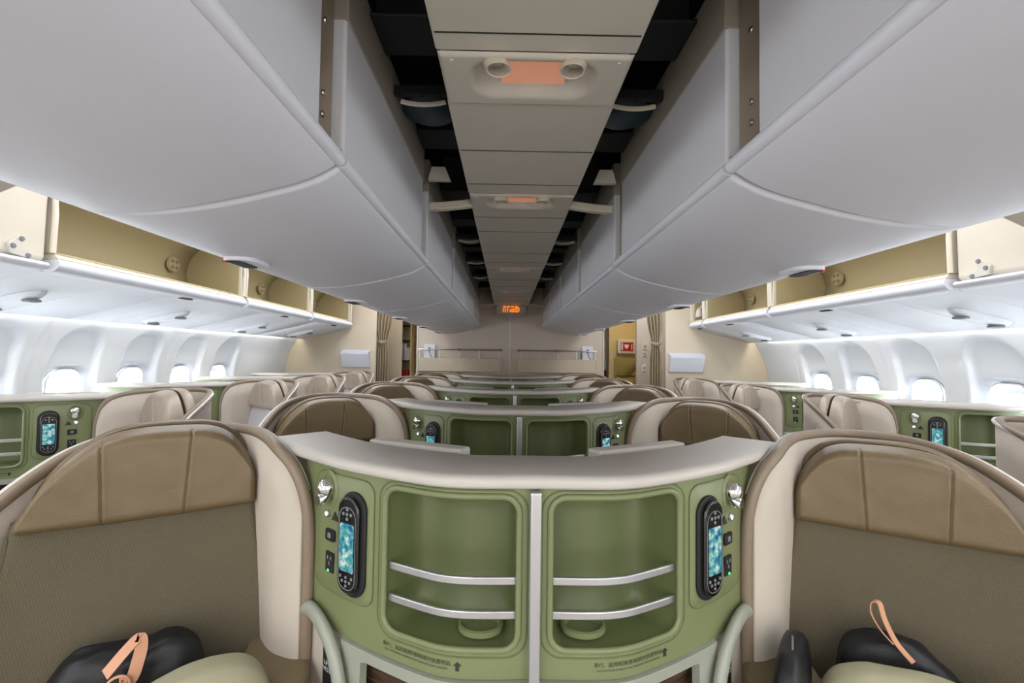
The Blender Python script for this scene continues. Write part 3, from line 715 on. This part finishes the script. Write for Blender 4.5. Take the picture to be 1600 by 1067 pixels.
# ------------------------------------------------------------------ seats
TH = math.radians(32)
TRIM = [(.528, .214, .45), (.525, .214, .70), (.522, .214, .88), (.524, .213, .99), (.537, .212, 1.07), (.566, .218, 1.130), (.615, .245, 1.166), (.685, .32, 1.182), (.78, .41, 1.184), (.916, .465, 1.185), (1.028, .425, 1.183), (1.09, .365, 1.173), (1.125, .29, 1.153), (1.138, .215, 1.123), (1.14, .12, 1.075), (1.14, .0, 1.0), (1.14, -.14, .90), (1.14, -.26, .80), (1.14, -.30, .70)]
def seat(parent, s, hr=0.0, pale=False, side=False):
    C = Vector((.945, .27)); tv = Vector((math.cos(TH), -math.sin(TH))); fv = Vector((-math.sin(TH), -math.cos(TH)))
    W = (lambda x: .522+(x-.522)*side) if side else (lambda x: x)
    def S(a, b, z): p = C+tv*a+fv*b; return (s*W(p.x), p.y, z)
    tr = [Vector((W(p.x), p.y, p.z)) for p in crom(TRIM, 6)]
    # shell wall under the trim
    mb = MB(); nz = 10; path = [p for p in tr if p.z > 1.055 or p.x > .75]
    for p in path:
        for j in range(nz+1):
            q = j/nz; mb.v.append((s*p.x, p.y, p.z+(.12-p.z)*q))
    for i in range(len(path)-1):
        for j in range(nz): a = i*(nz+1)+j; mb.f.append((a, a+1, a+nz+2, a+nz+1))
    # straight lower part of the console side wing
    mb.obj('shell', 'shell', parent, smooth=50, solid=.022)
    MB().tube([(s*p.x, p.y, p.z) for p in tr], (.0135, .0145), 12).obj('shell_trim', 'trim', parent, smooth=70)
    MB().tube([(s*(p.x+.018*(1 if p.x > 1 else 0)), p.y+.018*(0 if p.x > 1 else 1), p.z) for p in tr[24:]], (.008, .010), 8).obj('trim_bead', 'lip', parent, smooth=70)
    # headrest
    top = [(-.236, .02), (-.228, .085), (-.205, .135), (-.17, .18), (-.125, .203), (-.06, .208), (.02, .206), (.08, .192), (.13, .157), (.175, .108), (.205, .055), (.228, .018)]
    tp = [(p.x, p.y) for p in crom([(a, b, 0) for a, b in top], 6)]
    zb = .995+hr
    def bot(a): return -.004-.010*math.cos(a/.238*PI/2)
    NA, NB = 190, 26
    def hp(a_, b_, back):
        a = -.236+.464*a_; hi, lo = interp(tp, a), bot(a)
        q = b_; z = lo+(hi-lo)*q
        ea = min(1, (1-abs(a_*2-1))/.10); eb = min(1, (min(q, 1-q)*2)*(hi-lo)/.05)
        e = math.sqrt(max(0, 1-(1-ea)**2))*math.sqrt(max(0, 1-(1-eb)**2))
        if back: return S(a, -.028*e-.002+.035*0, zb+z)
        cur = .028*(abs(a)/.24)**2
        w_ = .0016*noise.noise(Vector((a*18, z*22, 3)))+.0003*noise.noise(Vector((a*60, z*30, 9)))
        g = 0
        for a0 in (-.082+.1*(z-.1)*-.6, .080+.1*(z-.1)*.4): g += .0045*math.exp(-((a-a0)/.0028)**2)-.0020*math.exp(-((a-a0)/.010)**2)
        g += .004*math.exp(-((q-.03)/.02)**2)
        return S(a, .012+(.062+cur)*e-(g-w_)*e, zb+z)
    mb = MB().grid(lambda a, b: hp(a, b, False), NA, NB).grid(lambda a, b: hp(a, b, True), 40, 8)
    LT, FB = ('paleleather', 'palefabric') if pale else ('leather', 'fabric')
    h = mb.obj('headrest', LT, parent, smooth=180)
    for k, a0 in enumerate((-.082, .080)):
        pts = []
        for q in range(15):
            b_ = .03+.94*q/14
            a = a0; hi, lo = interp(tp, a), bot(a); z = lo+(hi-lo)*b_; a = a0+.1*(z-.1)*(-.6 if k == 0 else .4)
            pts.append(Vector(hp((a+.236)/.464, b_, False)))
        MB().tube(pts, .0013, 6).obj('seam', 'stitch', h, smooth=60)
    # headrest rear cushion edge
    mb = MB()
    pts = [S(a, -.03, zb+interp(tp, a)-.004) for a in [-.232+.455*q/30 for q in range(31)]]
    mb.tube(pts, (.024, .012), 10).obj('headrest_edge', LT, parent, smooth=70)
    # backrest
    def br(a_, b_, back):
        z = .42+(.985+hr-.42+.03)*b_; d = (1.0-z); hw = .238+.05*sm(d/.3)
        a = (a_*2-1)*hw
        ea = min(1, (1-abs(a_*2-1))/.07); e = math.sqrt(max(0, 1-(1-ea)**2))
        et = min(1, (1-b_)/.05); e2 = math.sqrt(max(0, 1-(1-et)**2))
        rec = .22*d
        if back: return S(a, rec-.035*e-.03*0, z)
        n_ = .003*noise.noise(Vector((a*9, z*9, 1)))+.008*math.exp(-((a+.05)/.1)**2-((z-.62)/.06)**2)*-1
        return S(a, rec+(.052+.02*(abs(a)/.26)**2+n_)*e*(.75+.25*e2), z)
    MB().grid(lambda a, b: br(a, b, False), 60, 50).grid(lambda a, b: br(a, b, True), 30, 6).obj('backrest', FB, parent, smooth=180)
    for sd in (0, 1):
        MB().tube([br((.018 if sd == 0 else .982), q/30, False) for q in range(30)], .0045, 8).obj('piping', FB, parent, smooth=70)
    # seat cushion
    def cu(a_, b_):
        ang = a_*2*PI
        return ang
    def cush(x0, x1, y0, y1, z0, z1, r, name, m, fn=S):
        mb = MB().box(x0, x1, y0, y1, z0, z1, fn)
        return mb.obj(name, m, parent, smooth=60, bevel=r)
    cush(-.255, .27, .14, .58, .34, .50, .045, 'seat_cushion', FB)
    cush(-.25, .26, -.02, .55, .12, .345, .01, 'seat_base', 'trim')
    # arm pads
    pts = [(.545, .245), (.59, .30), (.66, .36), (.70, .35), (.675, .22), (.64, .08), (.58, -.01), (.51, .0), (.475, .07), (.50, .19)]
    pp = crom([(a, b, 0) for a, b in pts], 5, True)
    z0_ = .69
    MB().prism([(W(p.x), p.y) for p in pp], lambda x, y, z: (s*x, y, z), .46, z0_).obj('inner_armrest', 'arm', parent, smooth=40, bevel=.02)
    pts = [(1.06, .24), (1.12, .2), (1.12, -.2), (1.06, -.24), (1.02, -.2), (1.02, .1)]
    pp = crom([(a, b, 0) for a, b in pts], 5, True)
    MB().prism([(W(p.x), p.y) for p in pp], lambda x, y, z: (s*x, y, z), .40, .60).obj('outer_armrest', 'arm', parent, smooth=40, bevel=.015)

# centre rows
rows = [.90+1.08*k for k in range(5)]
proto = None
rn = ['nearest', 'second', 'third', 'fourth', 'farthest']
for k, y in enumerate(rows):
    if proto is None:
        t = thing('centre_console', (0, y, 0)); proto = t
        console_half(t, 1); console_half(t, -1)
        MB().box(-.011, .011, -.030, .12, 0, 1.146).obj('divider_bar', 'alum', t, smooth=0, bevel=.004)
    else:
        t = dup(proto); t.location = (0, y, 0)
    tag(t, '%s green centre console with storage niches and silver divider between the paired seats' % rn[k], 'console', 'green centre consoles')
seatp = {}
for s, n in ((-1, 'left'), (1, 'right')):
    for k, y in enumerate(rows):
        key = (s, 1 if (k == 0 and s < 0) else 0)
        if key not in seatp:
            t = thing('airline_seat', (0, y, 0)); seatp[key] = t
            seat(t, s, hr=.012 if key[1] else -.018)
        else:
            t = dup(seatp[key]); t.location = (0, y, 0)
        tag(t, '%s brown leather and fabric seat on the %s of the centre consoles' % (rn[k], n), 'seat', 'paired centre seats')
# side rows
SC = 2.69
sp = {}
for s, n, ys in ((-1, 'left', [1.0, 2.20, 3.24, 4.27, 5.23]), (1, 'right', [1.29, 2.40, 3.48, 4.55])):
    for k, y in enumerate(ys):
        m = -s
        if (s, 'c') not in sp:
            t = thing('side_console', (s*SC, y, 0)); sp[s, 'c'] = t; console_half(t, m, u0=-.23)
            t2 = thing('window_seat', (s*SC, y, 0)); sp[s, 's'] = t2; seat(t2, m, hr=-.005, pale=True, side=(.84 if s < 0 else .74))
        else:
            t = dup(sp[s, 'c']); t.location = (s*SC, y, 0); t2 = dup(sp[s, 's']); t2.location = (s*SC, y, 0)
        nm = (['nearest', 'second', 'third', 'fourth', 'farthest'] if s < 0 else ['nearest', 'second', 'third', 'farthest'])[k]
        tag(t, '%s green side console under the %s windows' % (nm, n), 'console', 'green consoles under the windows')
        tag(t2, '%s pale leather seat in a shell beside the %s windows' % (nm, n), 'seat', 'window seats')

# ------------------------------------------------------------------ bulkhead fittings
def pocket(xa, xb, y, za, zb, lab):
    t = thing('literature_pocket', ((xa+xb)/2, y, (za+zb)/2), lab, 'pocket', 'white literature pockets on the bulkheads')
    w = abs(xb-xa)/2; h = (zb-za)/2
    MB().prism([(0, -h), (-.03, -h), (-.10, h-.05), (-.09, h-.05), (-.02, -h+.01), (0, -h+.01)], lambda y_, z, x: (x, y_, z), -w+.012, w-.012).obj('front_panel', 'card', t, smooth=0, bevel=.002)
    for q in (-1, 1):
        MB().prism([(0, -h), (-.03, -h), (-.10, h-.05), (-.10, h-.03), (0, h)], lambda y_, z, x: (x, y_, z), q*w-.012*q, q*w).obj('side_panel', 'card', t, smooth=0, bevel=.002)
    MB().box(-w, w, -.006, 0, -h, h).obj('back_plate', 'card', t, smooth=0)
pocket(-2.21, -1.85, LB, 1.235, 1.46, 'white literature pocket on the left bulkhead by the curtain')
pocket(1.81, 2.20, RB, 1.25, 1.465, 'white literature pocket on the right bulkhead by the curtain')
for s, xa, xb, n in ((-1, -1.285, -.135, 'left'), (1, .115, 1.20, 'right')):
    t = thing('magazine_rack', (0, YB, 0), 'greige magazine rack with metal rail on the %s half of the centre wall' % n, 'magazine rack', 'magazine racks on the centre wall')
    MB().box(xa, xb, -.10, -.08, 1.195, 1.37).obj('front_panel', 'creamwall', t, smooth=0, bevel=.004)
    MB().box(xa, xb, -.10, 0, 1.185, 1.20).obj('bottom_shelf', 'cream', t, smooth=0, bevel=.003)
    for x in (xa, xb): MB().box(x-.008, x+.008, -.11, 0, 1.185, 1.375).obj('end_panel', 'cream', t, smooth=0, bevel=.003)
    MB().tube([(xa, -.09, 1.485), ((xa+xb)/2, -.09, 1.485), (xb, -.09, 1.485)], .009, 8).obj('rail', 'steel', t)
    xs = [xa+.02+(xb-xa-.04)*q/4 for q in range(5)]
    for x in xs: MB().tube([(x, -.09, 1.36), (x, -.09, 1.49)], .008, 8).obj('rail_post', 'card', t)
    for x in ((xa+xb)/2, xb if s < 0 else xa): MB().lathe([(0, -.02), (.02, -.015), (.02, .015), (0, .02)], lambda a, b, z: (x+a, -.09+z, 1.485+b), 12).obj('rail_clamp', 'key', t)
    cx = xa+.15 if s < 0 else xb-.12
    c = thing('safety_card', (cx, YB-.05, 1.45), 'white card with a dark figure standing in the %s magazine rack' % n, 'card', 'white cards in the racks')
    MB().box(-.075, .075, -.004, .004, -.12, .11).obj('card_sheet', 'card', c, smooth=0)
    MB().lathe([(0, -.006), (.02, -.005), (.022, 0)], lambda a, b, z: (a, z-.004, .04+b), 12).tube([(0, -.006, .02), (.01, -.006, -.03), (.05, -.006, -.09)], .004, 6).obj('card_figure', 'blkm', c)
# galley bits, left
t = thing('galley_shelf_unit', (-1.66, 7.3, 0), 'narrow galley shelf unit seen through the left doorway', 'shelf unit')
MB().box(-.12, .10, .2, .24, 0, 2.3).box(-.12, -.10, 0, .2, 0, 2.3).box(.08, .10, 0, .2, 0, 2.3).obj('carcass', 'yellow', t, smooth=0)
for z in (.95, 1.30, 1.62, 1.86): MB().box(-.1, .08, 0, .2, z, z+.02).obj('shelf', 'frame', t, smooth=0)
for j, (dx, col) in enumerate(((-.06, 'card'), (.0, 'card'), (.045, 'panel'))):
    tag(MB().box(-.022, .022, -.05, .05, 0, .27 if j < 2 else .2).obj('galley_box', col, smooth=0, bevel=.004), '%s pale carton with red base on the left galley shelf' % ['leftmost', 'middle', 'rightmost'][j], 'box', 'cartons on the left galley shelf').location = (-1.66+dx, 7.38, 1.321)
tag(MB().box(-.07, .06, -.06, .06, 0, .2).obj('red_container', 'redp', smooth=0, bevel=.01), 'red container on the lower left galley shelf', 'container').location = (-1.67, 7.4, .971)
# right
t = thing('first_aid_box', (1.80, 7.2, 1.585), 'pale equipment box with red label and white heart on the ochre galley wall', 'equipment box')
MB().box(-.14, .14, -.10, 0, -.115, .105).obj('box_body', 'cream', t, smooth=0, bevel=.01)
lb = MB().box(-.095, .10, -.104, -.10, -.075, .06).obj('red_label', 'redp', t, smooth=0)
MB().prism([(-.005, -.045), (.03, -.005), (.03, .02), (.01, .03), (-.003, .02), (-.018, .03), (-.038, .02), (-.038, -.005)], lambda x, z, y: (x, y, z), -.108, -.104).obj('heart_mark', 'card', lb, smooth=0)
MB().box(-.085, -.06, -.107, -.104, -.06, .05).obj('label_print', 'card', lb, smooth=0); MB().box(.07, .085, -.107, -.104, -.055, .03).obj('label_print', 'card', lb, smooth=0)
def clothf(a, b):
    x = (a-.5)*.36; z = .14-.28*b
    sag = .04*math.sin(PI*a)*math.sin(PI*b)
    return (x*(1-.04*math.sin(PI*b)), -.03-.03*abs(math.sin(6*(a-.5)*b+b*2))-sag*.5, z+.0)
tag(MB().grid(clothf, 30, 24).obj('jump_seat_cover', 'cloth', smooth=180, solid=.01), 'ochre cloth cover hanging below the equipment box', 'cover').location = (1.80, 7.17, 1.27)
t = thing('folded_crew_seat', (1.81, 7.195, 0), 'folded ochre padded crew seat under the cloth cover', 'crew seat')
MB().box(-.15, .15, -.05, 0, 0, 1.1).obj('seat_frame', 'trim', t, smooth=0, bevel=.005)
MB().grid(lambda a, b: ((a-.5)*.33, -.06-.07*math.sqrt(max(0, math.sin(PI*a)))*math.sin(PI*b)*(1+.2*math.sin(a*20)), 1.1-.3*b), 30, 12).obj('padded_cushion', 'cloth', t, smooth=180, solid=.012)
t = thing('galley_cupboard', (1.50, 7.4, 0), 'dim galley cupboard seen in the right doorway', 'cupboard')
MB().box(-.16, .1, .1, .5, 0, 2.3).obj('cupboard_body', 'panel', t, smooth=0)
MB().box(-.14, .06, .06, .1, 1.1, 1.2).obj('dark_recess', 'frame', t, smooth=0)
MB().box(-.14, .06, .06, .1, .9, 1.08).obj('red_bin', 'redp', t, smooth=0)
MB().box(-.14, .06, .06, .1, 1.9, 2.05).obj('upper_crate', 'wood', t, smooth=0)
t = thing('wall_control_panel', (1.81, 6.2, 0), 'column of small switches and a latch on the panel beside the right curtain', 'switch panel')
for i, (dx, z, w, h, m_) in enumerate(((0, 1.56, .06, .09, 'cream'), (0, 1.46, .06, .07, 'cream'), (-.01, 1.27, .05, .10, 'card'), (-.01, .98, .03, .1, 'panel'))):
    o = MB().box(dx-w/2, dx+w/2, -.012, 0, z-h/2, z+h/2).obj('switch_plate' if i < 3 else 'latch_plate', m_, t, smooth=0, bevel=.004)
    MB().box(dx-w/6, dx+w/6, -.018, -.012, z-h/5, z+h/5).obj('switch_key' if i < 3 else 'latch_key', 'key' if i == 2 else 'trim', o, smooth=0, bevel=.002)
# curtains
def curtain(x0, x1, y, z1, ztie, lab, flip):
    t = thing('curtain', ((x0+x1)/2, y, 0), lab, 'curtain', 'tied back beige curtains')
    w = (x1-x0)
    def f(a, b):
        z = z1-z1*b
        k = 1-.45*math.exp(-((z-ztie)/.14)**2)-(.25 if z < ztie else .0)*sm((ztie-z)/.3)
        x = (a-.5)*w*k*1.0+(-flip)*w*.35*sm((z-ztie)/.6)*(.5-a*0)
        return (x, .035*math.sin(a*2*PI*4.5+.6*math.sin(3*z))*(.5+.5*k), z)
    MB().grid(f, 72, 50).obj('drape', 'curtain', t, smooth=180, solid=.004)
    MB().tube([(w*.30*math.cos(q), .05*math.sin(q), ztie+.01*math.sin(q)) for q in [2*PI*i/20 for i in range(20)]], (.006, .02), 8, closed=True).obj('tie_back', 'curtain', t)
curtain(-1.83, -1.63, LB+.12, 2.15, 1.58, 'beige curtain tied back beside the left bulkhead pocket', -1)
curtain(1.62, 1.80, RB+.14, 2.2, 1.58, 'beige curtain tied back beside the right bulkhead', 1)

# ------------------------------------------------------------------ bags, pillows on the nearest seats
def seatpt(s, a, b, z, y0=.90):
    C = Vector((.945, .27)); tv = Vector((math.cos(TH), -math.sin(TH))); fv = Vector((-math.sin(TH), -math.cos(TH)))
    p = C+tv*a+fv*b; return Vector((s*p.x, y0+p.y, z))
def soft(name, fn, m, parent, nu=56, nv=32, wr=.003, ws=18, seed=0):
    def g(a, b):
        th = a*2*PI; ph = (b-.5)*PI
        x = math.copysign(abs(math.cos(th))**.55, math.cos(th))*max(0, math.cos(ph))**.55
        y = math.copysign(abs(math.sin(th))**.55, math.sin(th))*max(0, math.cos(ph))**.55
        z = math.copysign(abs(math.sin(ph))**.6, math.sin(ph))
        p = Vector(fn(x, y, z)); n = noise.noise(p*ws+Vector((seed, 0, 0)))+.5*noise.noise(p*ws*2.3)
        return p+Vector((x, y, z))*n*wr
    return MB().grid(g, nu, nv, wrapu=True).obj(name, m, parent, smooth=180)

def bagfn(sd, a0, b0, z0, hx, hy, hz, yaw=0, shear=None):
    def fn(x, y, z):
        a, b = hx*x, hy*y
        c, d = math.cos(yaw), math.sin(yaw)
        zz = hz*z
        if shear: a, b, zz = shear(a, b, zz, x, y, z)
        return seatpt(sd, a0+a*c-b*d, b0+a*d+b*c, z0+zz)
    return fn
# left seat: black pouch with peach ribbon and ring emblem
t = thing('amenity_pouch', (0, 0, 0), 'black nylon pouch with peach ribbon and round emblem standing on the nearest left centre seat', 'pouch')
def sh(a, b, zz, x, y, z):
    k = sm((x-.1)/1.0); return a, b*(1-.3*max(0, z)), zz-(.13*k*k if z > 0 else 0)*max(0, z)+.006*math.sin(a*40)*max(0, z)
f1 = bagfn(-1, .03, .19, .645, .165, .06, .145, 0, sh)
soft('pouch_body', f1, 'nylon', t, wr=.010, ws=16)
def bp(a, z, b=.262): return seatpt(-1, a, b, z)
rib = crom([bp(.034, .766, .258), bp(.028, .773, .258), bp(.008, .793, .245), bp(-.0135, .808, .228), bp(-.019, .795, .24), bp(-.016, .775, .255), bp(-.008, .748, .262), bp(.0129, .725, .268)], 6)
MB().sweep(rib, [(-.011, -.001), (.011, -.001), (.011, .001), (-.011, .001)], up=Vector((-.2, -1, .3))).obj('ribbon', 'peach', t, smooth=60)
cE = (.013, .742)
e = MB().tube([bp(cE[0]+.019*math.cos(q), cE[1]+.019*math.sin(q), .268) for q in [2*PI*i/24 for i in range(24)]], .0028, 8, closed=True).obj('emblem', 'peach', t, smooth=60)
MB().tube([bp(cE[0]-.004, cE[1]-.019, .268), bp(cE[0]-.004, cE[1]+.019, .268)], .002, 6).tube([bp(cE[0]-.004, cE[1]+.014, .268), bp(cE[0]-.014, cE[1]+.008, .268), bp(cE[0]-.013, cE[1]-.001, .268), bp(cE[0]-.004, cE[1]-.004, .268)], .002, 6).obj('emblem_monogram', 'peach', e)
t = thing('rolled_blanket', (0, 0, 0), 'pale green pillow lying in front of the black pouch on the nearest left centre seat', 'pillow')
soft('pillow_body', bagfn(-1, -.06, .36, .635, .19, .06, .148, .15, lambda a, b, zz, x, y, z: (a, b, zz-(.06*sm((x+.3)/1.3))*max(0, z))), 'blanket', t, wr=.004, ws=7, seed=4)
MB().grid(lambda a, b: seatpt(-1, -.215-.02*a, .34+.02*(b-.5), .715+.03*(b-.5)*(1-a*.5)-.01*a), 3, 3).obj('care_label', 'card', t, smooth=0, solid=.002)
# right seat
t = thing('slipper_pouch', (0, 0, 0), 'narrow black padded pouch standing on the inner edge of the nearest right centre seat', 'pouch')
soft('pouch_body', bagfn(1, -.235, .33, .645, .032, .11, .145, .1), 'nylon', t, wr=.003, ws=14, seed=2)
MB().tube([seatpt(1, -.235+.0, .33+.112*math.cos(q), .645+.148*math.sin(q)) for q in [PI*(.1+.8*i/20) for i in range(21)]], .0022, 6).obj('zip_seam', 'key', t)
t = thing('pillow', (0, 0, 0), 'khaki green crumpled pillow on the nearest right centre seat', 'pillow')
soft('pillow_body', bagfn(1, .045, .31, .635, .235, .055, .145, -.05, lambda a, b, zz, x, y, z: (a, b, zz)), 'blanket', t, wr=.016, ws=9, seed=8)
t = thing('amenity_pouch', (0, 0, 0), 'black pouch with upright peach loop tucked behind the khaki pillow on the right centre seat', 'pouch')
soft('pouch_body', bagfn(1, -.03, .195, .65, .12, .045, .145, 0, lambda a, b, zz, x, y, z: (a, b, zz-.05*sm(x)*max(0, z))), 'nylon', t, wr=.008, ws=14, seed=5)
lp = crom([seatpt(1, -.02, .25, .775), seatpt(1, -.045, .235, .80), seatpt(1, -.062, .22, .835), seatpt(1, -.07, .21, .865), seatpt(1, -.082, .205, .862), seatpt(1, -.084, .21, .84), seatpt(1, -.07, .225, .815), seatpt(1, -.05, .24, .797)], 6)
MB().sweep(lp, [(-.009, -.001), (.009, -.001), (.009, .001), (-.009, .001)], up=Vector((.6, -1, .1))).obj('ribbon_loop', 'peach', t, smooth=60)
